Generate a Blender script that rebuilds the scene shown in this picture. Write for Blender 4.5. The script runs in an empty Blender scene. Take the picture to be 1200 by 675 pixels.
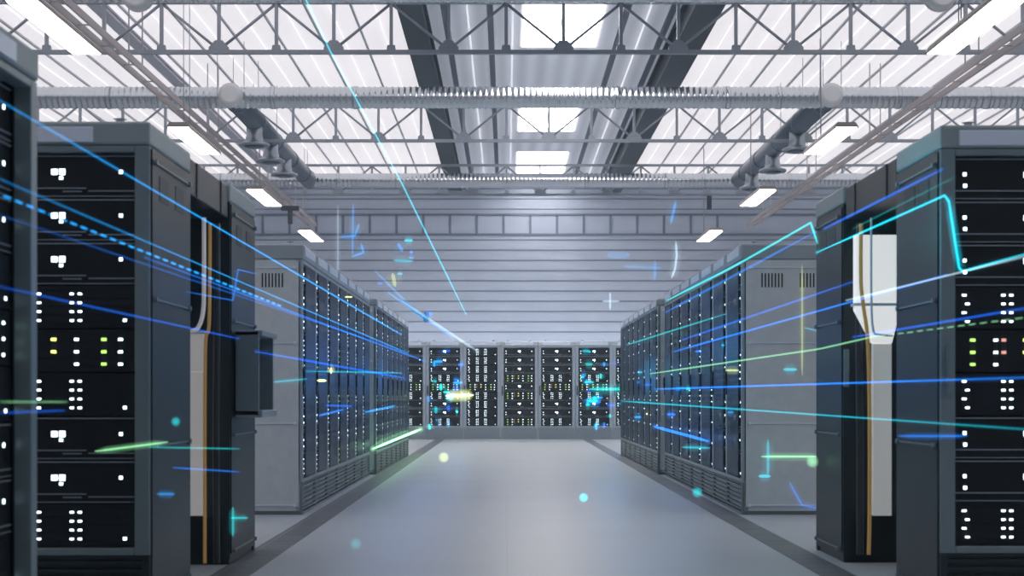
import bpy, math, random
from mathutils import Vector, Matrix

# ------------------------------------------------------------------ camera, world, lights
C = bpy.context.scene.collection
S = bpy.context.scene
F, VX, VY, CH = 1670.0, 594.0, 464.0, 0.93          # focal length in px, vanishing point, eye height

cam = bpy.data.cameras.new('camera'); cam.lens = 36 * F / 1200; cam.sensor_width = 36
cam.shift_x = (600 - VX) / 1200; cam.shift_y = (VY - 337.5) / 1200
cam.clip_end = 200
cam.dof.use_dof = True; cam.dof.focus_distance = 15; cam.dof.aperture_fstop = 3.6
co = bpy.data.objects.new('camera', cam); C.objects.link(co)
co.location = (0, 0, CH); co.rotation_euler = (math.pi / 2, 0, 0)
S.camera = co

W = bpy.data.worlds.new('world'); S.world = W; W.use_nodes = True
W.node_tree.nodes['Background'].inputs[0].default_value = (.55, .7, 1, 1)
W.node_tree.nodes['Background'].inputs[1].default_value = .3

S.view_settings.view_transform = 'Standard'; S.view_settings.look = 'None'
S.view_settings.exposure = 0.15; S.view_settings.gamma = 1; S.view_settings.use_curve_mapping = False

ROOF_GLOW = .76
HAZE = .0035
LAMP_GLOW = 14.0
SKY_GLOW = 12.0

def light(name, kind, loc, energy, color, size=.2, rot=(0, 0, 0), size_y=None):
    l = bpy.data.lights.new(name, kind); l.energy = energy; l.color = color
    if kind == 'AREA':
        l.size = size
        if size_y: l.shape = 'RECTANGLE'; l.size_y = size_y
    else: l.shadow_soft_size = size
    o = bpy.data.objects.new(name, l); C.objects.link(o); o.location = loc; o.rotation_euler = rot
    return o
# added area light, unseen behind the far racks, to brighten the back wall
light('wall_fill_light', 'AREA', (.3, 34.9, 1.6), 100, (.88, .93, 1), 9, (math.radians(115), 0, 0), .3)
# glow of the data streaks in the aisle
for x, y, z, e, c in ((-1.15, 13.5, 1.2, 5, (.05, .25, 1)), (-1.1, 18.5, 1.2, 7, (.05, .3, 1)), (1.35, 13.2, 1.4, 7, (.05, .4, 1)),
                      (1.4, 19, 1.2, 8, (.04, .45, 1)), (-1.0, 27.5, 1.3, 9, (.05, .25, 1)), (2.2, 27.5, 1.3, 9, (.05, .35, 1)),
                      (1.45, 6.5, 1.75, 10, (.03, .75, .9)), (-1.1, 5.2, 1.5, 1.2, (.05, .3, 1)), (1.3, 5.2, 1.5, 1.5, (.05, .5, 1))):
    light('streak_glow', 'POINT', (x, y, z), e * .55, c, .25)

# ------------------------------------------------------------------ materials
def mat(name, col, rough=.5, metal=0, emit=None, es=0, noise=0, nscale=8, spec=.5, bump=0):
    m = bpy.data.materials.new(name); m.use_nodes = True
    n = m.node_tree.nodes; l = m.node_tree.links; b = n['Principled BSDF']
    b.inputs['Roughness'].default_value = rough; b.inputs['Metallic'].default_value = metal
    b.inputs['Specular IOR Level'].default_value = spec
    b.inputs['Base Color'].default_value = (*col, 1)
    if noise or bump:
        tc = n.new('ShaderNodeTexCoord'); t = n.new('ShaderNodeTexNoise'); t.inputs['Scale'].default_value = nscale
        t.inputs['Detail'].default_value = 5
        l.new(tc.outputs['Object'], t.inputs['Vector'])
        if noise:
            r = n.new('ShaderNodeMapRange'); r.inputs[3].default_value = 1 - noise; r.inputs[4].default_value = 1 + noise
            l.new(t.outputs['Fac'], r.inputs[0])
            v = n.new('ShaderNodeVectorMath'); v.operation = 'SCALE'; v.inputs[0].default_value = col
            l.new(r.outputs[0], v.inputs['Scale']); l.new(v.outputs[0], b.inputs['Base Color'])
        if bump:
            bp = n.new('ShaderNodeBump'); bp.inputs['Strength'].default_value = bump; bp.inputs['Distance'].default_value = .01
            l.new(t.outputs['Fac'], bp.inputs['Height']); l.new(bp.outputs[0], b.inputs['Normal'])
    if emit:
        b.inputs['Emission Color'].default_value = (*emit, 1); b.inputs['Emission Strength'].default_value = es
    return m

M = {
 'near': mat('near_rack_steel', (.018, .031, .038), .42, .25, noise=.12, nscale=5),  # darker copy of the rack steel, the near shade put into its colour
 'nearframe': mat('near_rack_frame', (.20, .26, .28), .38, .3, noise=.1),
 'nearcap': mat('near_rack_cap', (.30, .36, .38), .45, .2, noise=.08),
 'mid': mat('rack_side_steel', (.56, .60, .62), .5, .1, noise=.12, nscale=14, bump=.05),
 'midframe': mat('rack_frame_steel', (.32, .38, .42), .4, .35, noise=.08),
 'midcap': mat('rack_cap_steel', (.34, .40, .44), .4, .3, noise=.08),
 'plate': mat('label_plate', (.72, .80, .92), .3, .1),
 'midfront': mat('rack_front_black', (.02, .026, .032), .35, .2),
 'grille': mat('base_grille', (.17, .20, .21), .4, .3),
 'backcap': mat('far_rack_cap', (.48, .54, .6), .4, .2),
 'backframe': mat('far_rack_frame', (.38, .44, .5), .4, .3),
 'server': mat('server_face', (.011, .014, .018), .45, .0, noise=.2, nscale=20, spec=.2),
 'serverdisk': mat('disk_server_face', (.014, .019, .025), .5, 0, spec=.2),
 'ridge': mat('server_ridge', (.34, .40, .46), .35, .2),
 'black': mat('black_recess', (.008, .009, .011), .6),
 'chrome': mat('bright_steel', (.6, .62, .65), .25, .9),
 'led': mat('white_light', (.8, .9, 1), .5, emit=(.72, .90, 1), es=4),
 'ledy': mat('yellow_light', (.8, .8, .2), .5, emit=(.85, .85, .18), es=2.6),
 'ledg': mat('green_light', (.4, .9, .2), .5, emit=(.42, .9, .15), es=2.0),
 'ledr': mat('red_light', (.9, .4, .3), .5, emit=(.9, .4, .35), es=1.0),
 'truss': mat('truss_steel', (.34, .37, .42), .5, .3, noise=.1),
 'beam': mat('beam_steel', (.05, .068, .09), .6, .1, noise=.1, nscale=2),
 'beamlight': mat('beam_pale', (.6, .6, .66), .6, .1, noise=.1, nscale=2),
 'seam': mat('seam_dark', (.5, .52, .57), .6),
 'seamw': mat('seam_white', (.85, .85, .88), .4, emit=(1, .97, 1), es=.6),  # ribs and frames given a glow to read brighter than the sheets
 'duct': mat('duct_galvanised', (.56, .59, .63), .24, .92, noise=.08, nscale=3),
 'ductlong': mat('duct_smooth_steel', (.12, .155, .20), .35, .5, noise=.12, nscale=2),
 'vent': mat('vent_steel', (.32, .36, .41), .3, .6),
 'centreseam': mat('deck_rib_dark', (.13, .15, .19), .6),
 'ductcap': mat('duct_cap', (.72, .72, .74), .5, .3, noise=.06, nscale=12),
 'lamp': mat('lamp_housing', (.33, .29, .28), .5, .2),
 'diffuser': mat('lamp_diffuser', (1, 1, 1), .5, emit=(1, .93, .86), es=LAMP_GLOW),
 'tray': mat('tray_steel', (.5, .44, .44), .5, .3),
 'riser': mat('white_riser', (.85, .83, .8), .45, emit=(1, .95, .9), es=.12),  # faint glow painted in for light falling on riser and left pipe
 'riserlit': mat('white_riser_painted_light', (.9, .9, .9), .45, emit=(1, .97, .95), es=.5),  # stronger painted-in glow for the brightly lit upper riser, no lamp itself
 'gold': mat('gold_cable', (.75, .42, .12), .4, .1, emit=(.9, .5, .15), es=.06),  # faint glow put into the cable colour, the cable is no lamp
 'blackcable': mat('black_cable', (.03, .035, .04), .35),
 'pane': mat('skylight_pane', (1, 1, 1), .5, emit=(1, .97, .97), es=SKY_GLOW),
 'darkwall': mat('side_wall_paint', (.30, .36, .42), .8),
}

def node_mat(name):
    m = bpy.data.materials.new(name); m.use_nodes = True
    return m, m.node_tree.nodes, m.node_tree.links, m.node_tree.nodes['Principled BSDF']

def math_node(n, l, op, a, b=None):
    q = n.new('ShaderNodeMath'); q.operation = op
    for i, v in enumerate((a, b)):
        if v is None: continue
        if isinstance(v, (int, float)): q.inputs[i].default_value = v
        else: l.new(v, q.inputs[i])
    return q.outputs[0]

def floor_mat():
    m, n, l, b = node_mat('floor_epoxy_tiles')
    tc = n.new('ShaderNodeTexCoord')
    t = n.new('ShaderNodeTexNoise'); t.inputs['Scale'].default_value = 90; t.inputs['Detail'].default_value = 6
    l.new(tc.outputs['Object'], t.inputs['Vector'])
    t2 = n.new('ShaderNodeTexNoise'); t2.inputs['Scale'].default_value = 1.2
    l.new(tc.outputs['Object'], t2.inputs['Vector'])
    br = n.new('ShaderNodeTexBrick'); br.offset = 0; br.inputs['Scale'].default_value = 1
    br.inputs['Brick Width'].default_value = 1.6; br.inputs['Row Height'].default_value = 3.2
    br.inputs['Mortar Size'].default_value = .004; br.inputs['Mortar Smooth'].default_value = .6
    br.inputs[1].default_value = (1, 1, 1, 1); br.inputs[2].default_value = (.97, .97, .97, 1); br.inputs[3].default_value = (.82, .82, .83, 1)
    l.new(tc.outputs['Object'], br.inputs['Vector'])
    r = n.new('ShaderNodeValToRGB'); r.color_ramp.elements[0].position = .3; r.color_ramp.elements[1].position = .7
    r.color_ramp.elements[0].color = (.40, .43, .45, 1); r.color_ramp.elements[1].color = (.50, .53, .555, 1)
    l.new(t.outputs['Fac'], r.inputs[0])
    mx = n.new('ShaderNodeMix'); mx.data_type = 'RGBA'; mx.blend_type = 'MULTIPLY'; mx.inputs[0].default_value = 1
    l.new(r.outputs[0], mx.inputs[6]); l.new(br.outputs[0], mx.inputs[7]); l.new(mx.outputs[2], b.inputs['Base Color'])
    rr = n.new('ShaderNodeMapRange'); rr.inputs[3].default_value = .3; rr.inputs[4].default_value = .42
    l.new(t2.outputs['Fac'], rr.inputs[0]); l.new(rr.outputs[0], b.inputs['Roughness'])
    bp = n.new('ShaderNodeBump'); bp.inputs['Strength'].default_value = .12; bp.inputs['Distance'].default_value = .003
    l.new(t.outputs['Fac'], bp.inputs['Height']); l.new(bp.outputs[0], b.inputs['Normal'])
    return m

def border_mat():
    m, n, l, b = node_mat('floor_border_tiles')
    tc = n.new('ShaderNodeTexCoord'); br = n.new('ShaderNodeTexBrick'); br.offset = 0
    br.inputs['Scale'].default_value = 1; br.inputs['Brick Width'].default_value = .5; br.inputs['Row Height'].default_value = .2
    br.inputs['Mortar Size'].default_value = .008
    br.inputs[1].default_value = (.085, .095, .105, 1); br.inputs[2].default_value = (.12, .13, .14, 1); br.inputs[3].default_value = (.2, .21, .22, 1)
    l.new(tc.outputs['Object'], br.inputs['Vector']); l.new(br.outputs[0], b.inputs['Base Color'])
    b.inputs['Roughness'].default_value = .4
    return m

def roof_glow_mat():
    m, n, l, b = node_mat('translucent_roof_sheet')
    tc = n.new('ShaderNodeTexCoord'); t = n.new('ShaderNodeTexNoise'); t.inputs['Scale'].default_value = .35; t.inputs['Detail'].default_value = 3
    l.new(tc.outputs['Object'], t.inputs['Vector'])
    sx = n.new('ShaderNodeSeparateXYZ'); l.new(tc.outputs['Object'], sx.inputs[0])
    w = math_node(n, l, 'SINE', math_node(n, l, 'MULTIPLY', sx.outputs[0], 2 * math.pi / .22))
    k = math_node(n, l, 'ADD', math_node(n, l, 'MULTIPLY', w, .006), math_node(n, l, 'MULTIPLY', t.outputs['Fac'], .25))
    k = math_node(n, l, 'MULTIPLY', math_node(n, l, 'ADD', k, .86), ROOF_GLOW)
    b.inputs['Base Color'].default_value = (.35, .35, .37, 1); b.inputs['Roughness'].default_value = .6
    b.inputs['Emission Color'].default_value = (.93, .90, .94, 1); l.new(k, b.inputs['Emission Strength'])
    return m

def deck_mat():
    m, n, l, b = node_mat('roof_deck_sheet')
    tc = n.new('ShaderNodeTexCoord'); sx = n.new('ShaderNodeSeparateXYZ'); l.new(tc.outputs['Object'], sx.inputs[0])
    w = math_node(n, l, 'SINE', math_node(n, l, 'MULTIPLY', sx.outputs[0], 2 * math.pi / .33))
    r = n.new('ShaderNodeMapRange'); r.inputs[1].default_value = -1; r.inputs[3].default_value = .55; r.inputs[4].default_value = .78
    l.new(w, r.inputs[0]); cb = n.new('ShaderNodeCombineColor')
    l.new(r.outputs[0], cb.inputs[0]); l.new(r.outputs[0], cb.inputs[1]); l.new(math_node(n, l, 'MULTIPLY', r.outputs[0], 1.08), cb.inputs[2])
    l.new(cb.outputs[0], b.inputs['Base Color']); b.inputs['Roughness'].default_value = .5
    b.inputs['Emission Color'].default_value = (.82, .88, 1, 1); b.inputs['Emission Strength'].default_value = .13  # weak glow added to lift the deck, which gives off no light
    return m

def siding_mat():
    m, n, l, b = node_mat('horizontal_siding')
    tc = n.new('ShaderNodeTexCoord'); t = n.new('ShaderNodeTexNoise'); t.inputs['Scale'].default_value = 1.5
    l.new(tc.outputs['Object'], t.inputs['Vector'])
    r = n.new('ShaderNodeValToRGB'); r.color_ramp.elements[0].color = (.27, .315, .40, 1); r.color_ramp.elements[1].color = (.34, .385, .47, 1)
    l.new(t.outputs['Fac'], r.inputs[0]); l.new(r.outputs[0], b.inputs['Base Color']); b.inputs['Roughness'].default_value = .5
    return m
M['floor'] = floor_mat(); M['border'] = border_mat(); M['roof'] = roof_glow_mat(); M['deck'] = deck_mat(); M['siding'] = siding_mat()
M['door'] = mat('smoked_door_panel', (.012, .042, .095), .4, 0, spec=.25)  # part of the streaks' blue light is put into the door colour
_b = M['door'].node_tree.nodes['Principled BSDF']; _b.inputs['Alpha'].default_value = .8
M['groove'] = mat('siding_groove', (.10, .125, .18), .7)

def glow_mat(name, col, strength, halo=False):
    """see-through glowing light: adds its light to what lies behind it"""
    m = bpy.data.materials.new(name); m.use_nodes = True; n = m.node_tree.nodes; l = m.node_tree.links
    n.remove(n['Principled BSDF'])
    e = n.new('ShaderNodeEmission'); e.inputs[0].default_value = (*col, 1); e.inputs[1].default_value = strength
    t = n.new('ShaderNodeBsdfTransparent'); a = n.new('ShaderNodeAddShader')
    l.new(e.outputs[0], a.inputs[0]); l.new(t.outputs[0], a.inputs[1]); l.new(a.outputs[0], n['Material Output'].inputs[0])
    if halo:
        lw = n.new('ShaderNodeLayerWeight'); lw.inputs[0].default_value = .5
        k = math_node(n, l, 'POWER', math_node(n, l, 'SUBTRACT', 1.0, lw.outputs['Facing']), 2.5)
        l.new(math_node(n, l, 'MULTIPLY', k, strength), e.inputs[1])
    return m
COL = {'blue': (.008, .17, .75), 'cyan': (.01, .55, .72), 'teal': (.01, .58, .60), 'sky': (.01, .30, .80), 'green': (.35, .95, .45),
       'pale': (.6, .85, 1), 'yellow': (.85, 1, .35), 'deep': (.004, .07, .42)}
_g = {}
def G(c, s, halo=False):
    k = (c, s, halo)
    if k not in _g: _g[k] = glow_mat(c + '_light_' + ('halo' if halo else 'core'), COL[c], s, halo)
    return _g[k]

# ------------------------------------------------------------------ mesh helpers
class MB:
    def __init__(s): s.v, s.f, s.sm = [], [], False
    def box(s, x0, x1, y0, y1, z0, z1, b=0):
        i = len(s.v)
        s.v += [(x0, y0, z0), (x1, y0, z0), (x1, y1, z0), (x0, y1, z0), (x0, y0, z1), (x1, y0, z1), (x1, y1, z1), (x0, y1, z1)]
        s.f += [tuple(i + k for k in q) for q in ((0, 3, 2, 1), (4, 5, 6, 7), (0, 1, 5, 4), (1, 2, 6, 5), (2, 3, 7, 6), (3, 0, 4, 7))]
        return s
    def tube(s, pts, rads, seg=12, cap=True):
        pts = [Vector(p) for p in pts]
        if isinstance(rads, (int, float)): rads = [rads] * len(pts)
        base = len(s.v); up = None
        for k, p in enumerate(pts):
            a = pts[max(0, k - 1)]; b = pts[min(len(pts) - 1, k + 1)]; d = (b - a)
            if d.length < 1e-9: d = pts[-1] - pts[0]
            d.normalize()
            if up is None:
                up = Vector((0, 0, 1)) if abs(d.z) < .9 else Vector((1, 0, 0))
            u = d.cross(up).normalized(); w = u.cross(d).normalized(); up = w
            for j in range(seg):
                t = 2 * math.pi * j / seg
                s.v.append(tuple(p + rads[k] * (math.cos(t) * u + math.sin(t) * w)))
        for k in range(len(pts) - 1):
            for j in range(seg):
                a = base + k * seg + j; b = base + k * seg + (j + 1) % seg
                s.f.append((a, b, b + seg, a + seg))
        if cap:
            s.f.append(tuple(base + j for j in range(seg))[::-1])
            s.f.append(tuple(base + (len(pts) - 1) * seg + j for j in range(seg)))
        s.sm = True
        return s
    def prism(s, poly, y0, y1):
        """polygon in x,z extruded along y"""
        i = len(s.v); n = len(poly)
        s.v += [(x, y0, z) for x, z in poly] + [(x, y1, z) for x, z in poly]
        s.f.append(tuple(i + k for k in range(n))); s.f.append(tuple(i + n + k for k in reversed(range(n))))
        for k in range(n): s.f.append((i + k, i + n + k, i + n + (k + 1) % n, i + (k + 1) % n))
        return s
    def sphere(s, c, r, seg=16, rings=10):
        pts = []; rad = []
        for k in range(rings + 1):
            t = math.pi * k / rings
            pts.append((c[0], c[1], c[2] - r * math.cos(t))); rad.append(max(1e-4, r * math.sin(t)))
        return s.tube(pts, rad, seg)
    def mesh(s, name, m):
        me = bpy.data.meshes.new(name); me.from_pydata(s.v, [], s.f); me.materials.append(m)
        if s.sm:
            for p in me.polygons: p.use_smooth = len(p.vertices) == 4
        me.validate(); me.update()
        return me
    def build(s, name, m, parent=None, bevel=0):
        o = bpy.data.objects.new(name, s.mesh(name, m)); C.objects.link(o)
        if parent: o.parent = parent
        if bevel:
            b = o.modifiers.new('soft_edge', 'BEVEL'); b.width = bevel; b.segments = 2; b.limit_method = 'ANGLE'
        return o

def use(name, me, parent, loc=(0, 0, 0), bevel=0):
    o = bpy.data.objects.new(name, me); C.objects.link(o); o.parent = parent; o.location = loc
    if bevel:
        b = o.modifiers.new('soft_edge', 'BEVEL'); b.width = bevel; b.segments = 2; b.limit_method = 'ANGLE'
    return o

def tag(o, label=None, cat=None, group=None, kind=None):
    if label: o['label'] = label
    if cat: o['category'] = cat
    if group: o['group'] = group
    if kind: o['kind'] = kind
    return o

def thing(name, loc, label, cat, group=None, rz=0):
    o = bpy.data.objects.new(name, None); C.objects.link(o); o.location = loc; o.rotation_euler = (0, 0, rz)
    o.empty_display_size = .1
    return tag(o, label, cat, group)

def copy_tree(o, parent=None):
    c = o.copy(); C.objects.link(c); c.parent = parent
    for ch in KIDS.get(o.name, ()): copy_tree(bpy.data.objects[ch], c)
    return c

def px(x, y, D):
    return Vector(((x - VX) * D / F, D, CH + (VY - y) * D / F))

def on_side(x, y, X):
    """the point seen at photo position x, y that lies in the plane of the aisle side at X"""
    return px(x, y, F * X / (x - VX))

# ------------------------------------------------------------------ the setting
YB, ZR = 36.5, CH + 5.6
XL, XR, YF = -12.0, 13.0, -5.0
def struct(o, **k):
    o['kind'] = 'structure'; return o
struct(MB().box(XL, XR, YF, YB, -.12, 0).build('floor', M['floor']))
struct(MB().box(-1.53, -1.33, YF, 30.4, 0, .004).build('trim_1', M['border']))
struct(MB().box(1.62, 1.80, YF, 30.4, 0, .004).build('trim_2', M['border']))
struct(MB().box(XL - .2, XL, YF, YB, 0, ZR).build('wall_left', M['darkwall']))
struct(MB().box(XR, XR + .2, YF, YB, 0, ZR).build('wall_right', M['darkwall']))
struct(MB().box(XL, XR, YF - .2, YF, 0, ZR).build('wall_front', M['darkwall']))

# back wall: horizontal siding with grooves and a band of upright joints
wall = MB(); gr = MB()
wall.box(XL, XR, YB, YB + .2, 0, ZR)
wb = struct(wall.build('wall_back', M['siding']))
z = .2
while z < ZR - .1:
    if not (4.98 < z < 5.52): gr.box(XL, XR, YB - .012, YB, z, z + .022)
    z += .262
for z in (5.04, 5.55): gr.box(XL, XR, YB - .03, YB, z, z + .05)
k = -16
while k < 18:
    xx = (308 - VX) * YB / F + k * .685
    if XL < xx < XR: gr.box(xx - .03, xx + .03, YB - .02, YB, 5.09, 5.55)
    k += 1
gr.build('siding_grooves', M['groove'], wb)

# roof: opaque deck over the aisle with three skylights, glowing translucent sheets on both sides
BX0, BX1 = -1.33, 2.72
SK = [(19.4, 22.75), (26.6, 30.0), (32.7, 35.8)]
SX0, SX1 = .24, 1.41
deck = MB()
deck.box(BX0, SX0, YF, YB, ZR, ZR + .08); deck.box(SX1, BX1, YF, YB, ZR, ZR + .08)
ys = [YF] + [v for s in SK for v in s] + [YB]
for k in range(0, len(ys), 2): deck.box(SX0, SX1, ys[k], ys[k + 1], ZR, ZR + .08)
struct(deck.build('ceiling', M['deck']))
TY0 = -3.0
struct(MB().box(XL, BX0, TY0, YB, ZR, ZR + .05).build('ceiling', M['roof']))
struct(MB().box(BX1, XR, TY0, YB, ZR, ZR + .05).build('ceiling', M['roof']))
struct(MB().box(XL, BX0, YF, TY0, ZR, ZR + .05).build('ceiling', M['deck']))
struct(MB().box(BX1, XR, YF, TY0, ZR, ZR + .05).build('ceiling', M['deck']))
for k, (a, b) in enumerate(SK):
    w = MB().box(SX0, SX1, a, b, ZR + .05, ZR + .07).build('window_%d' % (k + 1), M['pane']); struct(w)
    fr = MB()
    fr.box(SX0 - .03, SX0, a, b, ZR - .03, ZR + .05); fr.box(SX1, SX1 + .03, a, b, ZR - .03, ZR + .05)
    fr.box(SX0, SX1, b, b + .04, ZR - .03, ZR); fr.box(.81, .835, a, b, ZR + .02, ZR + .05)
    fr.build('window_frame', M['seamw'], w)
# purlins (dark) and white sheet ribs, alternately across the roof
step = .662
x0 = (492 - VX) * 5.6 / 364
n_trim = 3
for k in range(-16, 22):
    xd = x0 + k * step
    if XL < xd < XR:
        wd = .014 if not (BX0 < xd < BX1) else .045
        if not (SX0 - .05 < xd < SX1 + .05) and not (BX0 - .28 < xd < BX0 + .3) and not (BX1 - .3 < xd < BX1 + .28):
            struct(MB().box(xd - wd, xd + wd, TY0, YB, ZR - .035, ZR).build('trim_%d' % n_trim, M['centreseam' if wd > .03 else 'seam'])); n_trim += 1
    xw = xd + step / 2
    if XL < xw < XR and not (SX0 < xw < SX1):
        struct(MB().box(xw - .009, xw + .009, TY0, YB, ZR - .025, ZR).build('trim_%d' % n_trim, M['seamw'])); n_trim += 1

# ------------------------------------------------------------------ big roof beams
def ibeam(x, w, h, ztop, label, m, name='roof_beam'):
    t = thing(name, (x, YF + .1, ztop - h), label, 'beam', 'steel beams running under the roof')
    L = YB - YF - .2
    MB().box(-w / 2, w / 2, 0, L, 0, .03).build('lower_flange', m, t)
    MB().box(-w / 2, w / 2, 0, L, h - .03, h).build('upper_flange', m, t)
    MB().box(-w * .36, w * .36, 0, L, .03, h - .03).build('web', m, t)
    return t
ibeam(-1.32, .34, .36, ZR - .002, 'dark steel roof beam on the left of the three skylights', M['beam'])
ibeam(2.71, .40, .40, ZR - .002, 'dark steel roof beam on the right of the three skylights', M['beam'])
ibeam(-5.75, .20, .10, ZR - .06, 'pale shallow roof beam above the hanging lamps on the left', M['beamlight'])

# ------------------------------------------------------------------ trusses
HB, HT, PAN = CH + 4.51, CH + 5.17, .7535
sv = MB().box(-.022, .022, -.022, .022, .0, HT - HB).mesh('strut', M['truss'])
dl = MB(); dl.tube([(0, 0, .03), (PAN, 0, HT - HB - .02)], .02, 6); dl = dl.mesh('diagonal', M['truss'])
dr = MB(); dr.tube([(0, 0, .03), (-PAN, 0, HT - HB - .02)], .02, 6); dr = dr.mesh('diagonal', M['truss'])
gp = MB().prism([(-.13, 0), (.13, 0), (.13, .04), (.05, .13), (-.05, .13), (-.13, .04)], -.03, .03).mesh('gusset_plate', M['truss'])
gs = MB().prism([(-.06, 0), (.06, 0), (.05, .07), (-.05, .07)], -.028, .028).mesh('gusset_plate', M['truss'])
ch1 = MB().box(-9.8, 10.3, -.035, .035, -.025, .025).mesh('chord', M['truss'])
def truss(y, label):
    t = thing('roof_truss', (0, y, HB), label, 'roof truss', 'steel trusses across the hall')
    use('bottom_chord', ch1, t); use('top_chord', ch1, t, (0, 0, HT - HB))
    for k in range(-12, 14):
        use('strut', sv, t, (k * PAN - .01, 0, 0))
        if k % 2:
            use('gusset_plate', gp, t, (k * PAN - .01, 0, .02))
            use('diagonal', dl, t, (k * PAN - .01, 0, 0)); use('diagonal', dr, t, (k * PAN - .01, 0, 0))
        else: use('gusset_plate', gs, t, (k * PAN - .01, 0, .02))
truss(18.7, 'nearest steel truss crossing under the roof, in front of both ribbed ducts')
truss(25.2, 'middle steel truss crossing the roof just behind the larger ribbed duct')
truss(31.95, 'farthest steel truss, right above the smaller ribbed duct near the back wall')

# ------------------------------------------------------------------ ducts
HD = CH + 4.73
def ribbed_duct(y, r, label, zc=HD):
    t = thing('ribbed_duct', (0, y, zc), label, 'duct')
    pts, rad = [], []
    x = -9.5; p = .092
    while x < 10:
        for dx, k in ((0, 1), (.35, 1), (.45, 1.06), (.7, 1.06), (.8, 1)):
            pts.append((x + dx * p, 0, 0)); rad.append(r * k)
        x += p
    m = MB(); m.tube(pts, rad, 20); m.build('duct_pipe', M['duct'], t)
    for xb in (-7.9, -6.3, -3.7, -2.4, .02, 1.75, 3.5, 4.3, 6.2, 7.6):
        c = MB(); c.tube([(xb - .03, 0, 0), (xb + .03, 0, 0)], r * 1.1, 20); c.build('clamp_band', M['duct'], t)
    return t
D_A, D_B = 22.6, 31.3
ribbed_duct(D_A, .165, 'larger ribbed silver duct spanning the hall with round caps at its crossings')
ribbed_duct(D_B, .155, 'smaller ribbed silver duct crossing the hall close to the back wall')
ribbed_duct(D_A * .75, .155, 'ribbed silver duct at the very top edge above the nearest truss', CH + 4.84)

def long_duct(x, drops, label, dlabels):
    t = thing('branch_duct', (x, D_A, HD), label, 'duct', 'smooth branch ducts carrying the round vents')
    m = MB(); m.tube([(0, -.16, 0), (0, D_B - D_A, 0)], .172, 24); m.build('duct_pipe', M['ductlong'], t)
    for y in (.3, 2.0, 3.9, 5.8, 7.6):
        c = MB(); c.tube([(0, y, 0), (0, y + .06, 0)], .182, 24); c.build('clamp_band', M['ductlong'], t)
    c = MB(); c.tube([(0, -.3, 0), (0, -.285, 0), (0, -.22, 0), (0, -.15, 0)], [.12, .175, .19, .19], 24); c.build('end_cap', M['ductcap'], t)
    for y in (-.2, 1.1, 3.0):
        for s in (-1, 1):
            c = MB(); c.tube([(s * .19, y + .1 * s, 0), (s * .19, y + .1 * s, ZR - HD)], .006, 6); c.build('hanger_rod', M['truss'], t)
    for d in drops:
        yy = d - D_A
        v = MB(); v.tube([(0, yy, -.08), (0, yy, -.25), (0, yy, -.30), (0, yy, -.35), (0, yy, -.39), (0, yy, -.40), (0, yy, -.44)],
                         [.135, .135, .15, .15, .235, .26, .26], 24)
        e = v.build('round_vent', M['vent'], t)
        q = MB(); q.tube([(0, yy, -.442), (0, yy, -.47)], [.18, .10], 20); q.build('vent_cone', M['ductlong'], e)
    return t
long_duct(-4.34, (24.5, 26.2, 27.8), 'smooth steel branch duct with three round vents on the left of the hall', None)
long_duct(5.09, (25.0, 27.3, 29.6), 'smooth steel branch duct with three round vents on the right of the hall', None)
for x, lab in ((-4.34, 'pale round duct cap cut by the top edge on the left'), (5.09, 'pale round duct cap cut by the top edge on the right')):
    c = MB(); c.tube([(x, D_A * .75 - .32, HD - .02), (x, D_A * .75 - .30, HD - .02), (x, D_A * .75 - .15, HD - .02)], [.14, .18, .19], 24)
    tag(c.build('duct_cap', M['ductcap']), lab, 'duct cap', 'round caps on the topmost duct')

# ------------------------------------------------------------------ cable trays
def tray(x, label):
    z = CH + 4.32; t = thing('cable_tray', (x, 12.5, z), label, 'cable tray', 'ladder cable trays running along the hall')
    for s in (-1, 1):
        MB().box(s * .09 - .014, s * .09 + .014, 0, 23.8, 0, .09).build('side_rail', M['tray'], t)
    rg = MB().box(-.08, .08, -.012, .012, .02, .035).mesh('rung', M['tray'])
    for k in range(24): use('rung', rg, t, (0, .2 + k * 1.0, 0))
    hr = MB().box(-.008, .008, -.008, .008, .09, ZR - z).mesh('hanger_rod', M['tray'])
    for k in range(5):
        for s in (-1, 1): use('hanger_rod', hr, t, (s * .09, 1.5 + 5 * k, 0))
tray(-4.95, 'ladder cable tray hanging beside the lamps on the left')
tray(6.2, 'ladder cable tray hanging beyond the lamps on the right')

# ------------------------------------------------------------------ hanging lamps
HL = CH + 3.6
lm_h = MB(); lm_h.prism([(-.16, 0), (-.16, .03), (-.12, .085), (.12, .085), (.16, .03), (.16, 0), (.145, 0), (.145, .02), (-.145, .02), (-.145, 0)], -1.03, 1.03)
lm_h = lm_h.mesh('lamp_housing', M['lamp'])
lm_d = MB().box(-.145, .145, -1.0, 1.0, -.004, .016).mesh('diffuser', M['diffuser'])
lm_c = MB(); lm_c.tube([(0, 0, .08), (0, 0, ZR - HL)], .006, 6); lm_c = lm_c.mesh('suspension_cord', M['truss'])
lm_j = MB().box(-.05, .05, -.05, .05, .62, .95).mesh('junction_box', M['beam'])
def lamp(x, y, label):
    t = thing('hanging_lamp', (x, y, HL), label, 'lamp', 'long lamps hanging in two rows')
    use('lamp_housing', lm_h, t); use('diffuser', lm_d, t)
    for s in (-.14, -.10): use('suspension_cord', lm_c, t, (s, 5 * (s + .12), 0))
    return t
order = ['largest and nearest', 'second nearest', 'third nearest', 'smallest and farthest']
for i, y in enumerate((14.0, 20.2, 26.0, 32.2)):
    lamp(-4.42, y, order[i] + ' glowing long lamp hanging on the left side')
    r = lamp(4.57, y, order[i] + ' glowing long lamp hanging on the right side')
    if i == 3: use('junction_box', lm_j, r)
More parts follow.
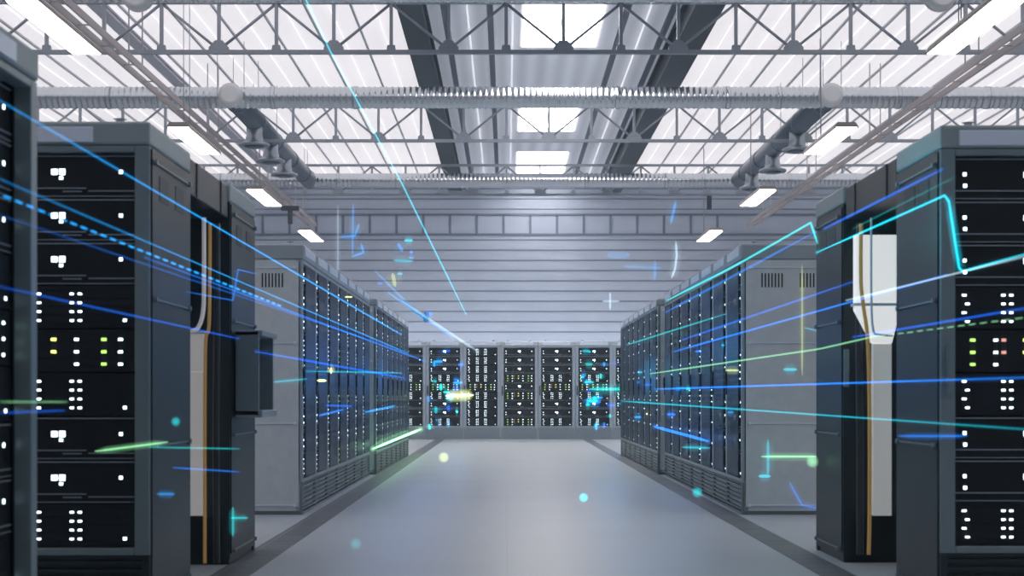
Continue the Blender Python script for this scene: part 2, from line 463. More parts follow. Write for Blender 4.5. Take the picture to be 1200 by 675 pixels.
t = thing('hanging_device', (-4.85, 31.9, CH + 3.85), 'small dark T-shaped device hanging under the far duct on the left', 'ceiling device')
MB().box(-.05, .05, -.05, .05, 0, .3).build('device_body', M['beam'], t, .01)
MB().box(-.006, .006, -.006, .006, .4, ZR - CH - 3.85).build('hanger_rod', M['truss'], t)
MB().box(-.2, .2, -.06, .06, .3, .4).build('device_bracket', M['beam'], t, .01)

# ------------------------------------------------------------------ server racks
UH = .187                    # unit height
Z0, Z1, HR = .283, 1.966, 2.10
RW = .80
def stripe_mat(name, base, z0, p, h, gap=0, zig=False, emit=(.72, .90, 1), es=5, axis=2):
    m, n, l, b = node_mat(name)
    tc = n.new('ShaderNodeTexCoord'); sx = n.new('ShaderNodeSeparateXYZ'); l.new(tc.outputs['Object'], sx.inputs[0])
    z, x = sx.outputs[axis], sx.outputs[0]
    f = math_node(n, l, 'FRACT', math_node(n, l, 'DIVIDE', math_node(n, l, 'SUBTRACT', z, z0 - h / 2 - 10 * p), p))
    k = math_node(n, l, 'LESS_THAN', f, h / p)
    if gap: k = math_node(n, l, 'MULTIPLY', k, math_node(n, l, 'GREATER_THAN', math_node(n, l, 'ABSOLUTE', x), gap))
    if zig:
        q = math_node(n, l, 'LESS_THAN', math_node(n, l, 'FRACT', math_node(n, l, 'DIVIDE', math_node(n, l, 'SUBTRACT', z, z0 - p / 2 - 10 * p), 2 * p)), .5)
        sg = math_node(n, l, 'GREATER_THAN', math_node(n, l, 'MULTIPLY', math_node(n, l, 'SUBTRACT', q, .5), x), -.001)
        k = math_node(n, l, 'MULTIPLY', k, sg)
    if es:
        b.inputs['Base Color'].default_value = (*base, 1)
        b.inputs['Emission Color'].default_value = (*emit, 1); l.new(math_node(n, l, 'MULTIPLY', k, es), b.inputs['Emission Strength'])
    else:
        mx = n.new('ShaderNodeMix'); mx.data_type = 'RGBA'; mx.inputs[6].default_value = (*base, 1); mx.inputs[7].default_value = (.008, .009, .011, 1)
        l.new(k, mx.inputs[0]); l.new(mx.outputs[2], b.inputs['Base Color'])
    b.inputs['Roughness'].default_value = .5
    return m
def strip_mesh(w, z0, z1, m): return MB().box(-w / 2, w / 2, -.0012, .002, z0, z1).mesh('light_column', m)
def led_mesh(name, m, rects):
    b = MB()
    for x, z, w, h in rects: b.box(x - w / 2, x + w / 2, -.0018, .002, z - h / 2, z + h / 2)
    return b.mesh(name, m)
def unit_meshes():
    U = {}
    def face(m):
        b = MB().box(-.328, .328, 0, .5, .004, UH - .004)
        return b
    U['node_face'] = face(0).mesh('server_unit', M['server'])
    U['disk_face'] = face(0).mesh('server_unit', M['serverdisk'])
    r = MB()
    r.box(-.325, .325, -.006, 0, UH - .012, UH - .008)
    r.box(-.325, .12, -.006, 0, .038, .042); r.box(.13, .325, -.006, 0, .026, .030); r.box(.02, .1, -.006, 0, .024, .028)
    r.box(-.325, .325, -.006, 0, .004, .007)
    U['ridge'] = r.mesh('ridge', M['ridge'])
    r = MB()
    for q in range(5): r.box(-.30, .30, -.004, 0, .028 + q * .034, .030 + q * .034)
    r.box(-.328, .328, -.006, 0, .003, .007)
    U['rib'] = r.mesh('ridge', M['server'])
    U['cluster'] = led_mesh('light_cluster', M['led'], [(-.0165, .11, .025, .023), (.0165, .11, .025, .025), (.012, .084, .015, .012)])
    U['dot'] = led_mesh('status_light', M['led'], [(0, 0, .014, .014)])
    dk = (.015, .018, .022)
    U['col_zig'] = strip_mesh(.032, .02, .165, stripe_mat('zigzag_lights', dk, .035, .038, .0075, zig=True))
    U['col_pair'] = strip_mesh(.050, .02, .165, stripe_mat('paired_lights', dk, .035, .038, .0075, gap=.009))
    U['sw_y'] = strip_mesh(.022, .07, .16, stripe_mat('yellow_lights', dk, .035, .053, .012, emit=(.85, .85, .18), es=2.6))
    U['sw_g'] = strip_mesh(.022, .02, .16, stripe_mat('green_lights', dk, .035, .053, .012, emit=(.42, .9, .15), es=2.0))
    U['sw_w'] = strip_mesh(.018, .02, .16, stripe_mat('single_lights', dk, .035, .053, .010))
    U['sw_r'] = strip_mesh(.02, .07, .16, stripe_mat('red_lights', dk, .035, .053, .013, emit=(.9, .4, .35), es=1.0))
    return U
U = unit_meshes()
def server(parent, kind, k, zoff=0, ydep=.03):
    z = Z1 - (k + 1) * UH
    me = U['node_face'] if kind == 'n' else U['disk_face']
    o = use('server_unit', me, parent, (0, ydep, z))
    if kind == 'n':
        use('ridge', U['ridge'], o); use('light_cluster', U['cluster'], o)
        use('status_light', U['dot'], o, (.268, 0, .11))
        use('status_light', U['dot'], o, (-.285, 0, .112)); use('status_light', U['dot'], o, (-.283, 0, .062))
    elif kind == 'd':
        use('ridge', U['rib'], o)
        use('light_column', U['col_zig'], o, (-.28, 0, 0)); use('light_column', U['col_pair'], o, (-.10, 0, 0))
        use('light_column', U['col_pair'], o, (.075, 0, 0)); use('status_light', U['dot'], o, (.285, 0, .035))
    else:
        use('ridge', U['rib'], o)
        for x, q in ((-.25, 'sw_g'), (-.15, 'sw_w'), (-.115, 'sw_r'), (-.02, 'sw_y'), (.078, 'sw_w'), (.195, 'sw_g'), (.266, 'sw_w')):
            use('light_column', U[q], o, (x, 0, 0))

_shell = {}
def rack_meshes(style, dep, H):
    key = (style, dep, H)
    if key in _shell: return _shell[key]
    body, frame, cap, inner = {'near': ('near', 'nearframe', 'nearcap', 'black'), 'mid': ('mid', 'midframe', 'midcap', 'midfront'),
                               'back': ('midframe', 'backframe', 'backcap', 'midfront')}[style]
    w = RW if style != 'mid' else .78
    hw = w / 2 - .003
    d = {}
    b = MB()
    b.box(-hw, -hw + .03, .02, dep, .03, Z1 + .03); b.box(hw - .03, hw, .02, dep, .03, Z1 + .03)
    b.box(-hw + .03, hw - .03, dep - .02, dep, .03, Z1 + .03); b.box(-hw + .03, hw - .03, .02, dep, .03, Z0 - .02)
    d['cabinet_body'] = (b.mesh('cabinet_body', M[body]), .0)
    f = MB(); ow = .334
    f.box(-hw, -ow, 0, .06, .25, Z1 + .03); f.box(ow, hw, 0, .06, .25, Z1 + .03)
    f.box(-ow, ow, 0, .06, .25, Z0 - .002); f.box(-ow, ow, 0, .06, Z1 + .002, Z1 + .03)
    d['front_frame'] = (f.mesh('front_frame', M[frame]), .004)
    c = MB(); c.box(-hw - .002, hw + .002, -.006, dep + .004, Z1 + .033, H)
    d['top_cap'] = (c.mesh('top_cap', M[cap]), .012)
    g = MB(); g.box(-hw + .01, hw - .01, .03, dep - .03, 0, .03)
    nl = 6
    for k in range(nl):
        z = .035 + k * .035
        i = len(g.v); g.box(-hw + .03, hw - .03, .0, .035, z, z + .016)
    g.box(-hw, -hw + .03, 0, .05, 0, .247); g.box(hw - .03, hw, 0, .05, 0, .247)
    g.box(-hw + .03, hw - .03, 0, .05, .237, .247); g.box(-hw + .03, hw - .03, 0, .05, 0, .02)
    d['base_grille'] = (g.mesh('base_grille', M['grille' if style == 'mid' else body]), 0)
    p = MB(); 
    if style == 'near': p.box(-.32, .16, -.012, 0, 2.01, 2.075)
    else: p.box(-.30, .30, -.012, 0, H - .085, H - .018)
    d['label_plate'] = (p.mesh('label_plate', M['plate']), .003)
    d['side'] = []
    for s in (-1, 1):
        q = MB(); q.box(*sorted((s * hw, s * (hw + .006))), .03, dep - .02, .06, Z1 + .02)
        sp = q.mesh('side_panel', M[body])
        rm = []
        for z in (.075, .715, 1.345, 1.935):
            rl = MB().box(*sorted((s * (hw + .006), s * (hw + .014))), .06, dep - .07, z - .0035, z + .0035)
            for y in (.06, dep - .07): rl.tube([(s * (hw + .004), y, z), (s * (hw + .022), y, z)], .012, 10)
            rl.sm = False
            rm.append(rl.mesh('trim_rail', M['nearframe' if style == 'near' else 'plate']))
        vm = []
        cb = M[body].node_tree.nodes['Principled BSDF'].inputs['Base Color'].default_value[:3]
        for y0 in (.15, dep - .33):
            v = MB().box(*sorted((s * (hw + .003), s * (hw + .0075))), y0, y0 + .168, 1.78, 1.89)
            vm.append(v.mesh('vent_grille', stripe_mat('vent_slots_' + style, cb, y0 + .006, .026, .012, es=0, axis=1)))
        bm = None
        d['side'].append((sp, rm, bm, vm))
    e = MB(); e.tube([(0, 0, 0), (0, 0, .008), (0, 0, .012), (0, 0, .028), (0, 0, .032)], [.035, .035, .018, .018, .03], 12)
    if style == 'mid':
        for sd in (-1, 1):
            q = MB().box(*sorted((sd * -.25, sd * .334)), -.006, -.002, Z0 + .004, Z1 - .002)
            d['door%d' % sd] = q.mesh('rack_door', M['door'])
    d['eyebolt'] = e.mesh('lifting_bolt', M['chrome'])
    hk = .4 if style == 'mid' else 1
    h = MB(); h.box(-.012, .012, -.03 * hk, 0, -.10, .11); h.box(-.009, .009, -.05 * hk, -.028 * hk, -.02, .10)
    d['handle'] = h.mesh('door_handle', M['blackcable' if style != 'near' else 'nearframe'])
    _shell[key] = d; d['hw'] = hw
    return d

def rack(style, loc, rz, label, group, units, dep=.78, H=HR, name='server_rack', sides=(0, 1), ydep=.03, handle=-1, H_z=1.04, door=0):
    d = rack_meshes(style, dep, H)
    t = thing(name, loc, label, 'server rack', group, rz)
    for k in ('cabinet_body', 'front_frame', 'top_cap', 'base_grille', 'label_plate'):
        me, bv = d[k]; use(k, me, t, bevel=bv)
    for s in sides:
        sp, rm, bm, vm = d['side'][s]
        o = use('side_panel', sp, t)
        for v in rm: use('trim_rail', v, o)
        for v in vm: use('vent_grille', v, o)
    for x in (-.24, .24):
        for y in (.12, dep - .12): use('lifting_bolt', d['eyebolt'], t, (x, y, H))
    if door: use('rack_door', d['door%d' % door], t)
    if handle: use('door_handle', d['handle'], t, (handle * .362, 0, H_z))
    for k, u in enumerate(units): server(t, u, k, ydep=ydep)
    return t

STD = 'nnndsdnnd'
# near racks
g1 = 'large dark racks nearest to the camera'
rack('near', (-1.60, 4.46, 0), math.pi / 2, 'dark rack cut off by the left edge of the view, seen edge-on', g1, STD, ydep=.07)
rack('near', (-1.52 - .4, 6.07, 0), 0, 'dark rack on the left with its lit servers facing the camera', g1, STD)
rack('near', (-1.52 - .4, 7.83 + .78, 0), math.pi, 'dark rack behind the left cable recess, carrying the wall box', g1, '', )
rack('near', (1.87 + .4, 6.15, 0), 0, 'dark rack cut off by the right edge of the view, lit servers facing the camera', g1, STD, dep=.70)
rb = rack('near', (1.87 + .4, 7.93 + .70, 0), math.pi, 'dark rack behind the right cable recess with a handle on its edge', g1, '', dep=.70)

# mid rows
words = ['first', 'second', 'third', 'fourth', 'fifth', 'sixth', 'last']
random.seed(4)
pats = [STD, 'nnndsdnnd', 'dddddsddd', 'nnnsnsnns', 'nndddsdnd', 'nnndsdnnd', 'ddndsddnn']
for side, sx, rz in (('left', -1.60, math.pi / 2), ('right', 1.84, -math.pi / 2)):
    for gi, (y0, H) in enumerate(((11.15, 2.12), (16.82, 2.08))):
        gname = 'racks of the %s %s aisle block' % ('near' if gi == 0 else 'far', side)
        for k in range(7):
            sides = (0,) if side == 'left' else (1,)
            lab = '%s rack from the near end of the %s %s aisle block' % (words[k], 'closer' if gi == 0 else 'farther', side)
            rack('mid', (sx + (.06 if sx < 0 else -.06) * gi, y0 + .39 + k * .78, 0), rz, lab, gname, pats[(k + 3 * gi) % 7], H=H, sides=sides if k == 0 else (), handle=-1, door=1 if side == 'left' else -1, ydep=.005)
# back row
bk = [STD, STD, 'dddddsddd' if False else 'ddddsdddd', 'nnnsnsnns', STD, STD, STD]
blab = ['far rack against the back wall, partly hidden by the left row of racks',
        'first fully visible far rack in the middle row, counted from its left',
        'far rack filled with rows of small vertical lights, beside the green-lit rack',
        'far rack in the centre with three rows of green lights',
        'far rack just right of the green-lit central rack',
        'far rack second to the right of the green-lit central rack',
        'far rack at the back, partly hidden by the right row of racks']
for k in range(7):
    rack('back', (-2.534 + .4 + .8 * k, 30.5, 0), 0, blab[k], 'far racks facing the camera at the end of the aisle', bk[k], sides=(), H=HR)

# ------------------------------------------------------------------ cable recesses between the near racks
def lintel(x0, x1, y0, y1, label):
    t = thing('recess_header', ((x0 + x1) / 2, (y0 + y1) / 2, 1.905), label, 'header panel', 'header boxes over the cable recesses')
    hx, hy = (x1 - x0) / 2, (y1 - y0) / 2
    MB().box(-hx, hx, -hy, hy, 0, .175).build('header_box', M['near'], t, .006)
    s = 1 if x1 < 0 else -1
    for q in (-.33, .30):
        MB().box(*sorted((s * hx, s * (hx + .004))), q * 2 * hy - .012, q * 2 * hy + .012, .004, .172).build('panel_joint', M['black'], t)
lintel(-2.3, -1.53, 6.87, 7.81, 'dark header box bridging the two left racks above the cable recess')
lintel(1.88, 2.65, 6.88, 7.90, 'dark header box bridging the two right racks above the cable recess')

def riser(x0, x1, xa, xb, y, ztop, zmid, zbot, label, hot):
    t = thing('cable_riser', ((x0 + x1) / 2, y, zbot), label, 'cable riser', 'white cable risers in the recesses')
    c = (x0 + x1) / 2
    b = MB(); b.prism([(x0 - c, 0), (x1 - c, 0), (x1 - c, zmid - zbot), (x0 - c, zmid - zbot)], -.012, .03)
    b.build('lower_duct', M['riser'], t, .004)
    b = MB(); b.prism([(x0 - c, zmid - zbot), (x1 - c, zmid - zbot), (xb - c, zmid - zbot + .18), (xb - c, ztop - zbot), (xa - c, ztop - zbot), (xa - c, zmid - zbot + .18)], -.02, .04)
    b.build('upper_funnel', M['riserlit' if hot else 'riser'], t, .006)
    MB().box(xa - c - .01, xb - c + .01, -.03, .05, zmid - zbot + .20, zmid - zbot + .215).build('clamp_bar', M['plate'], t)
    return t
riser(1.955, 2.055, 1.86, 2.10, 7.62, 1.79, 1.21, .29, 'white cable riser in the right recess with painted-in brightness', True)
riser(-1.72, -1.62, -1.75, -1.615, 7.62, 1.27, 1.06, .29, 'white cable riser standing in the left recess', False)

def cable(name, pts, r, m, label, group=None):
    cu = []
    P = [Vector(p) for p in pts]
    P = [P[0]] + P + [P[-1]]
    for i in range(1, len(P) - 2):
        for k in range(8):
            t = k / 8; a, b, c, d = P[i - 1], P[i], P[i + 1], P[i + 2]
            cu.append(.5 * ((2 * b) + (-a + c) * t + (2 * a - 5 * b + 4 * c - d) * t * t + (-a + 3 * b - 3 * c + d) * t ** 3))
    cu.append(P[-1])
    o = MB(); o.tube(cu, r, 10)
    return tag(o.build(name, m), label, 'cable', group)
gc = 'cables running down the recesses'
# left recess
cable('gold_cable', [px(246, 262, 7.55), px(246, 300, 7.55), px(245, 380, 7.55), px(241, 400, 7.55), px(240, 480, 7.55), px(240, 607, 7.55), px(240, 660, 7.55)], .009, M['gold'],
      'thin gold cable beside the white riser in the left recess', gc)
cable('steel_pipe', [px(239, 255, 7.5), px(239, 330, 7.5), px(238, 365, 7.5), px(232, 384, 7.5), px(222, 388, 7.5), px(206, 388, 7.5)], .011, M['riser'],
      'shiny bent pipe curving down to the white riser in the left recess', gc)
cable('black_hose', [px(254, 262, 7.6), px(254, 400, 7.6), px(253, 520, 7.6), px(254, 660, 7.6)], .018, M['blackcable'],
      'thick black hose on the dark rack face in the left recess', gc)
# right recess
cable('gold_cable', [px(1009, 262, 7.5), px(1009, 330, 7.5), px(1012, 360, 7.5), px(1017, 400, 7.5), px(1019, 480, 7.5), px(1019, 600, 7.5), px(1018, 650, 7.5)], .010, M['gold'],
      'gold cable in front of the white riser in the right recess', gc)
cable('steel_pipe', [px(1021, 255, 7.45), px(1021, 340, 7.45), px(1023, 385, 7.45), px(1030, 392, 7.45), px(1046, 393, 7.45)], .006, M['plate'],
      'thin bent pipe across the white riser in the right recess', gc)
cable('black_hose', [px(1008, 262, 7.7), px(1007, 400, 7.7), px(1008, 520, 7.7), px(1008, 650, 7.7)], .02, M['blackcable'],
      'thick black hose left of the gold cable in the right recess', gc)
h = use('door_handle', _shell[('near', .70, HR)]['handle'], rb, (.385, .70, 1.08)); h.rotation_euler = (0, 0, math.pi)

# wall box on the rack behind the left recess
t = thing('console_box', (-1.44, 8.15, .82), 'open grey equipment box fixed to the aisle side of the dark left rack', 'equipment box')
b = MB()
b.box(-.065, .065, -.25, -.23, 0, .47); b.box(-.065, .065, .23, .25, 0, .47); b.box(-.065, -.045, -.23, .23, 0, .47)
b.build('box_shell', M['nearframe'], t, .004)
MB().box(-.065, .085, -.25, .25, .445, .475).build('top_lip', M['nearcap'], t, .004)
MB().box(-.065, .085, -.25, .25, -.01, .03).build('bottom_lip', M['midcap'], t, .004)
MB().box(-.044, -.03, -.2, .2, .05, .42).build('inner_screen', M['server'], t, .004)

# ------------------------------------------------------------------ streaks of light in the aisle
ns = [0]
def dash_mat(c, s):
    """light broken into dashes along the hall"""
    m = glow_mat(c + '_dashed_light', COL[c], s); n = m.node_tree.nodes; l = m.node_tree.links
    tc = n.new('ShaderNodeTexCoord'); sx = n.new('ShaderNodeSeparateXYZ'); l.new(tc.outputs['Object'], sx.inputs[0])
    f = math_node(n, l, 'FRACT', math_node(n, l, 'MULTIPLY', math_node(n, l, 'LOGARITHM', sx.outputs[1], math.e), 42.0))
    l.new(math_node(n, l, 'MULTIPLY', math_node(n, l, 'LESS_THAN', f, .6), s), n['Emission'].inputs[1])
    return m
def streak(pts, c, w, s, label, halo=True, dotted=False, group=None, name='light_streak'):
    """pts: points in the hall. w: width in hundredths of the distance"""
    P = [Vector(p) for p in pts]
    o = MB()
    if dotted:
        a, b = P[0], P[-1]
        Q = [a.lerp(b, (k / 24) ** 1.6) for k in range(25)]
        o.tube(Q, [w * q.y / F for q in Q], 6)
    else:
        Q = []
        for i in range(len(P) - 1):
            for k in range(6): Q.append(P[i].lerp(P[i + 1], k / 6))
        Q.append(P[-1])
        n = len(Q) - 1
        R = [w * .95 * q.y / F * (.35 + .65 * min(1, min(i, n - i) / (n * .12 + .01))) for i, q in enumerate(Q)]
        o.tube(Q, R, 8)
    ob = o.build(name, dash_mat(c, s) if dotted else G(c, round(s * .85, 3))); tag(ob, label, 'light streak', group)
    if halo and not dotted:
        hh = MB(); hh.tube(Q, [r * 5.5 for r in R], 12); hh.build('glow', G(c, round(s * .26, 3), True), ob)
    ns[0] += 1
    return ob
XLs, XRs = -1.34, 1.70
def LS(a, b): return [on_side(*a, XLs), on_side(*b, XLs)]
def RS(a, b): return [on_side(*a, XRs), on_side(*b, XRs)]
streak(LS((0, 118), (470, 392)), 'sky', .9, .75, 'brightest blue streak, slanting from the left edge down over the left racks')
streak(LS((0, 210), (478, 414)), 'sky', .75, .6, 'solid blue streak just above the dotted one on the left racks')
streak(LS((0, 228), (330, 359)), 'sky', 1.1, .8, 'dotted blue streak across the left racks', dotted=True)
streak(LS((170, 302), (500, 424)), 'blue', 1.1, .5, 'deep blue streak under the dotted one over the left racks')
streak(LS((0, 336), (280, 397)), 'deep', 1.0, .8, 'dim indigo streak at mid height of the left racks')
streak([on_side(219, 342, -1.45), on_side(273, 352, -1.45), on_side(279, 316, -1.45), on_side(300, 321, -1.45)], 'blue', .7, .5, 'kinked blue streak beside the left recess')
streak(LS((0, 471), (79, 471)), 'green', .7, .3, 'faint green streak low at the left edge')
streak(LS((0, 484), (76, 481)), 'deep', .9, .7, 'faint indigo streak under the green one at the left edge')
streak([px(111, 529, 5.8), px(197, 518, 5.8)], 'green', 1.0, .45, 'short green streak low on the rack with lit servers')
streak([px(175, 524, 5.7), px(280, 526, 7.0)], 'teal', .8, .35, 'teal streak low across the left recess')
streak([px(203, 548, 5.7), px(280, 553, 7.0)], 'blue', .9, .45, 'blue streak under the teal one at the left recess')
streak([px(184, 579, 5.7), px(205, 579, 5.7)], 'sky', 1.2, .35, 'tiny blue dash low on the left rack side')
streak([px(273, 594, 7.4), px(273, 629, 7.4)], 'teal', 1.2, .3, 'short upright teal dash near the floor on the left')
streak([px(270, 607, 7.4), px(291, 607, 7.4)], 'teal', 1.0, .4, 'short level teal dash near the floor on the left')
streak([px(340, -40, 14), px(387, 60, 15.5), px(470, 213, 19), px(546, 368, 26)], 'cyan', .9, .6, 'long thin cyan streak dropping from the roof to the far racks')
streak([on_side(437, 526, -1.45), on_side(493, 503, -1.45)], 'green', 1.6, 1.5, 'bright pale green streak lying low along the left row base')
streak([px(522, 464, 27), px(555, 463, 27)], 'yellow', 1.6, 1.5, 'bright yellowish dash before the far racks')
streak(LS((360, 435), (470, 437)), 'cyan', 1.0, .35, 'cyan streak across the middle of the left row')
streak(LS((374, 487), (402, 480)), 'blue', 1.3, .6, 'short blue dash on the near left block of racks')
streak(LS((382, 475), (412, 476)), 'deep', 1.4, .8, 'short indigo dash on the near left block of racks')
streak(LS((428, 483), (462, 476)), 'sky', 1.4, .6, 'short sky blue dash on the far left block of racks')
streak(LS((372, 446), (382, 446)), 'yellow', 1.5, 1.0, 'small yellow dash on the first racks of the left row', halo=False)
streak([px(387, 432, 11), px(388, 432, 11), px(388, 438, 11)], 'yellow', 1.1, .8, 'small yellow hook on the left row')
streak([px(404, 348, 12), px(413, 348, 12)], 'yellow', 1.0, .7, 'yellow speck high on the left row of racks', halo=False)
streak([px(318, 448, 10.6), px(360, 444, 10.6)], 'cyan', .8, .3, 'faint cyan dash on the grey end panel of the left row')
for a, b, c, s, lab in (((455, 343), (530, 395), 'sky', .35, 'upper soft blue streak over the far end of the left row'),
                        ((440, 318), (500, 378), 'sky', .25, 'faint blue streak rising against the back wall on the left'),
                        ((470, 352), (560, 412), 'pale', .25, 'pale streak running down to the far racks')):
    streak([px(*a, 20), px(*b, 26)], c, 1.5, s, lab)
# right side
streak([on_side(957, 296, XRs), on_side(1040, 259, XRs), on_side(1107, 229, XRs), on_side(1112, 236, XRs), on_side(1124, 314, 1.72), on_side(1128, 318, 1.72), on_side(1215, 294, 1.72)], 'cyan', 1.3, .9, 'bright cyan streak that kinks down at the right rack front')
streak([on_side(782, 352, XRs), on_side(866, 309, XRs), on_side(950, 261, XRs), on_side(958, 285, XRs)], 'teal', 1.2, .75, 'teal streak along the top of the right row of racks')
streak(LS((0, 252), (440, 401)), 'blue', .8, .3, 'faint blue streak just below the dotted one on the left')
streak(LS((300, 412), (474, 443)), 'deep', 1.4, .9, 'indigo streak over the middle of the left aisle row')
streak(RS((1000, 395), (1215, 359)), 'deep', 1.3, .9, 'indigo streak under the bright cyan kink at the right edge')
streak(RS((780, 366), (955, 272)), 'blue', 1.4, .4, 'soft blue streak just below the teal one on top of the right row')
streak(RS((735, 404), (850, 368)), 'teal', 1.0, .4, 'teal streak across the upper part of the far right block')
streak(RS((790, 412), (1110, 322)), 'blue', 1.1, .7, 'blue streak across the right row at mid height')
streak(RS((800, 398), (1000, 330)), 'deep', 1.3, .8, 'indigo streak above the blue one on the right row')
streak([on_side(992, 352, XRs), on_side(1215, 297, XRs)], 'pale', .9, .4, 'pale streak running past the white riser on the right')
streak([on_side(762, 438, XRs), on_side(960, 409, XRs), on_side(1030, 393, XRs)], 'green', 1.0, .35, 'pale green streak over the right row and recess')
streak(RS((1030, 394), (1210, 371)), 'green', .6, .35, 'dotted green streak on the right edge rack', dotted=True)
streak(RS((768, 456), (1215, 442)), 'blue', 1.1, .8, 'level blue streak just above eye height on the right')
streak(RS((729, 470), (1215, 504)), 'cyan', .95, .45, 'long cyan streak tilting down towards the right edge')
streak([px(1052, 511, 6.0), px(1134, 511, 6.0)], 'blue', 1.0, .5, 'short blue streak low on the right edge rack')
streak([on_side(767, 500, XRs), on_side(797, 508, XRs), on_side(830, 517, XRs)], 'blue', 1.8, 1.1, 'bright deep blue dash low on the right row')
streak([px(799, 524, 11.0), px(832, 525, 11.0)], 'cyan', 1.2, .35, 'faint cyan dash below the blue one on the right row')
streak(RS((966, 268), (1105, 198)), 'deep', 1.5, .9, 'indigo streak along the top edge of the right dark racks')
streak(RS((1000, 268), (1118, 208)), 'teal', 1.0, .15, 'faint teal streak under the header box on the right')
streak([px(892, 535, 10.8), px(960, 535, 10.8)], 'green', 1.2, .4, 'short green streak on the grey right end panel')
streak([px(900, 515, 10.8), px(900, 557, 10.8)], 'cyan', 1.6, .25, 'upright cyan dash on the grey right end panel')
streak([px(889, 558, 10.8), px(903, 558, 10.8)], 'cyan', 1.6, .45, 'tiny cyan dash low on the grey right end panel')
streak([px(918, 433, 10.8), px(934, 433, 10.8)], 'cyan', 1.6, .4, 'tiny cyan dash in the middle of the grey right end panel')
streak([px(925, 565, 10.8), px(940, 592, 10.8), px(960, 596, 10.8)], 'blue', 1.1, .3, 'kinked blue streak at the foot of the right end panel')
streak([px(940, 310, 10.5), px(940, 440, 10.5)], 'yellow', .9, .15, 'faint upright yellowish streak on the right end panel')
streak([px(816, 412, 14), px(827, 412, 14)], 'yellow', 1.3, .8, 'upper yellow dash on the right row')
streak([px(818, 421, 14), px(822, 421, 14), px(822, 428, 14), px(818, 428, 14)], 'yellow', 1.2, .8, 'yellow bracket mark on the right row')
streak([px(757, 485, 18), px(765, 485, 18), px(765, 481, 18)], 'yellow', 1.2, 1.0, 'small yellow hook on the far right block')
streak([px(767, 426, 18), px(775, 426, 18)], 'yellow', 1.2, .9, 'yellow speck on the far right block', halo=False)
streak([px(850, 434, 11.2), px(866, 434, 11.2)], 'yellow', 1.2, .35, 'faint yellow dash at the near end of the right row')
streak([px(943, 384, 10.4), px(990, 396, 9)], 'cyan', .9, .3, 'faint cyan dash near the right dark rack')
# against the back wall and far racks
streak([px(715, 343, 30), px(715, 363, 30)], 'pale', 1.3, .25, 'upright bar of the faint pale cross on the back wall', halo=False)
streak([px(706, 353, 30), px(726, 353, 30)], 'pale', 1.3, .25, 'level bar of the faint pale cross on the back wall', halo=False)
streak([px(792, 283, 30), px(793, 300, 30), px(791, 315, 30), px(787, 326, 30)], 'pale', 1.3, .28, 'curved pale wisp on the back wall at the right')
streak([px(461, 305, 28), px(484, 306, 28)], 'cyan', 1.3, .3, 'pale cyan dash on the back wall at the left')
streak([px(398, 278, 28), px(416, 276, 28), px(421, 262, 28)], 'sky', 1.2, .3, 'bent blue wisp near the left hanging lamps')
streak([px(412, 301, 28), px(426, 296, 28), px(423, 285, 28)], 'sky', 1.5, .3, 'small bent blue wisp over the left row')
streak([px(396, 240, 28), px(396, 340, 28)], 'pale', 1.0, .12, 'faint upright pale line on the back wall at the left')
streak([px(414, 238, 28), px(413, 300, 28)], 'sky', 1.0, .25, 'faint upright blue line on the back wall at the left')
streak([px(460, 320, 28), px(463, 336, 28)], 'yellow', 2.2, .18, 'soft yellowish wisp over the far end of the left row')
streak([px(466, 285, 28), px(472, 295, 28)], 'sky', 2.0, .3, 'small blue wisp high on the back wall')
streak([px(786, 262, 29), px(792, 236, 29)], 'sky', 1.5, .3, 'slanted blue wisp near the right hanging lamps')
streak([px(768, 305, 29), px(767, 330, 29)], 'sky', 1.5, .18, 'upright faint blue wisp near the right row')
streak([px(730, 312, 29), px(775, 314, 29)], 'sky', 1.3, .15, 'level faint blue wisp on the back wall at the right')
streak([px(712, 299, 30), px(738, 299, 30)], 'sky', 4.5, .14, 'soft wide blue smudge of light on the back wall', halo=False)
streak([px(690, 456, 29), px(745, 456, 29)], 'teal', 1.6, .6, 'teal dash over the far racks at the right')
streak([px(725, 473, 28), px(760, 474, 24)], 'sky', 1.6, .5, 'blue dash between the far racks and the right row')
random.seed(11)
CN = {'blue': 'blue', 'sky': 'light blue', 'cyan': 'cyan', 'deep': 'indigo', 'teal': 'teal'}
seen = set()
def spark(x, y, D, l, vert, c, w, s, where, group):
    lab = '%s %s spark %s' % ('upright' if vert else 'level', CN[c], where)
    if lab in seen: return
    seen.add(lab)
    streak([px(x, y, D), px(x + (0 if vert else l), y + (l * .7 if vert else 0), D)], c, w, s, lab, group=group, name='light_spark')
for k in range(60):
    left = k % 2 == 0
    x = random.uniform(502, 540) if left else random.uniform(680, 715)
    y = random.uniform(408, 500); D = random.uniform(26, 30)
    h = ('near its top', 'above its middle', 'below its middle', 'near its base')[int((y - 408) / 23.01)]
    spark(x, y, D, random.uniform(3, 13), random.random() < .35, random.choice(['blue', 'sky', 'cyan', 'deep', 'teal']), random.uniform(.9, 1.8), random.choice((.4, .6, .8)),
          'before the %s fully visible far rack, %s' % ('leftmost' if left else 'rightmost', h), 'sparks of light before the far racks')
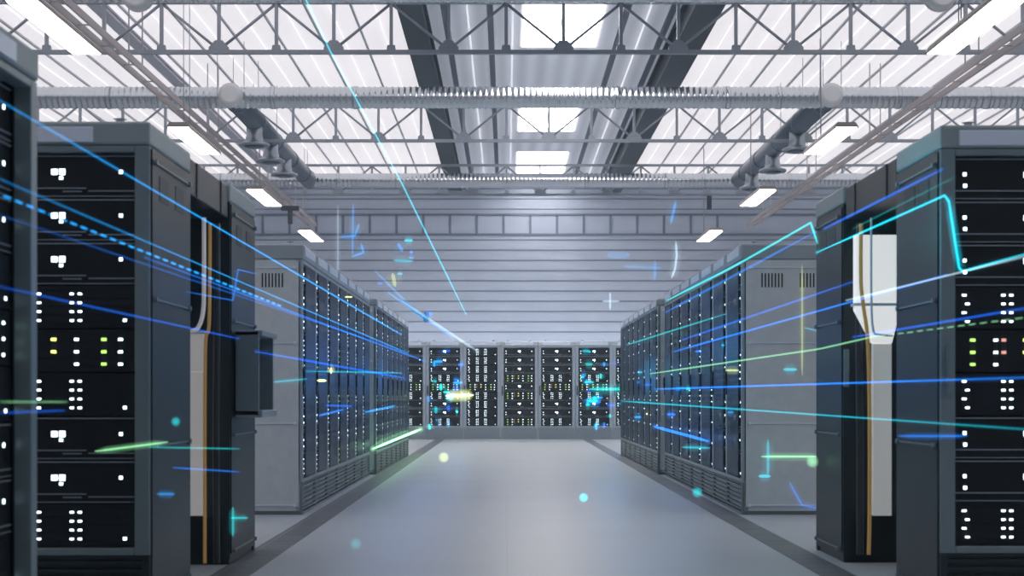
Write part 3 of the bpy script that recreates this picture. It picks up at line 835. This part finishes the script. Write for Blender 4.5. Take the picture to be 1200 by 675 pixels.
for k in range(14):
    x = random.uniform(425, 520); y = random.uniform(280, 395)
    spark(x, y, random.uniform(24, 28), random.uniform(3, 12), False, random.choice(['blue', 'sky', 'cyan']), random.uniform(.9, 1.6), random.choice((.3, .5)),
          'on the back wall left of centre, %s' % ('high up' if y < 320 else 'half way down' if y < 360 else 'lower down'), 'sparks of light on the back wall')
for k in range(16):
    x = random.uniform(740, 860); y = random.uniform(400, 515)
    spark(x, y, F * 1.7 / (x + 12 - VX), random.uniform(3, 12), False, random.choice(['blue', 'sky', 'cyan', 'deep']), random.uniform(.9, 1.5), random.choice((.4, .6)),
          'on the %s right block of racks, %s' % ('farther' if x < 780 else 'closer', 'upper part' if y < 438 else 'middle' if y < 476 else 'lower part'), 'sparks of light on the right racks')

# soft round specks of light
def orb(x, y, D, r, c, s, label):
    m = MB(); p = px(x, y, D); m.sphere(p, r * D / F)
    tag(m.build('light_orb', G(c, s, True)), label, 'light orb', 'soft round specks of light')
orb(520, 536, 12, 7, 'yellow', .38, 'pale yellowish round speck above the floor left of centre')
orb(684, 583, 8, 6, 'cyan', .9, 'brightest small blue speck floating over the aisle floor')
orb(206, 494, 5.7, 6, 'teal', .4, 'teal round speck on the left rack side')
orb(952, 541, 8.4, 8, 'green', .35, 'green round speck at the right end panel edge')
orb(817, 577, 9, 7, 'teal', .45, 'teal round speck at the foot of the right row')
orb(417, 637, 8, 8, 'teal', .16, 'dim teal round speck over the floor at the bottom left')

# thin haze hanging in the hall
hz = MB().box(XL + .05, XR - .05, YF + .05, YB - .05, .01, ZR - .05).build('haze', None)
hz['kind'] = 'stuff'; tag(hz, 'thin bright haze filling the whole hall', 'haze')
m = bpy.data.materials.new('haze'); m.use_nodes = True; n = m.node_tree.nodes; l = m.node_tree.links
n.remove(n['Principled BSDF']); v = n.new('ShaderNodeVolumeScatter')
v.inputs['Color'].default_value = (.72, .88, 1, 1); v.inputs['Density'].default_value = HAZE; v.inputs['Anisotropy'].default_value = .3
l.new(v.outputs[0], n['Material Output'].inputs['Volume'])
hz.data.materials.clear(); hz.data.materials.append(m)
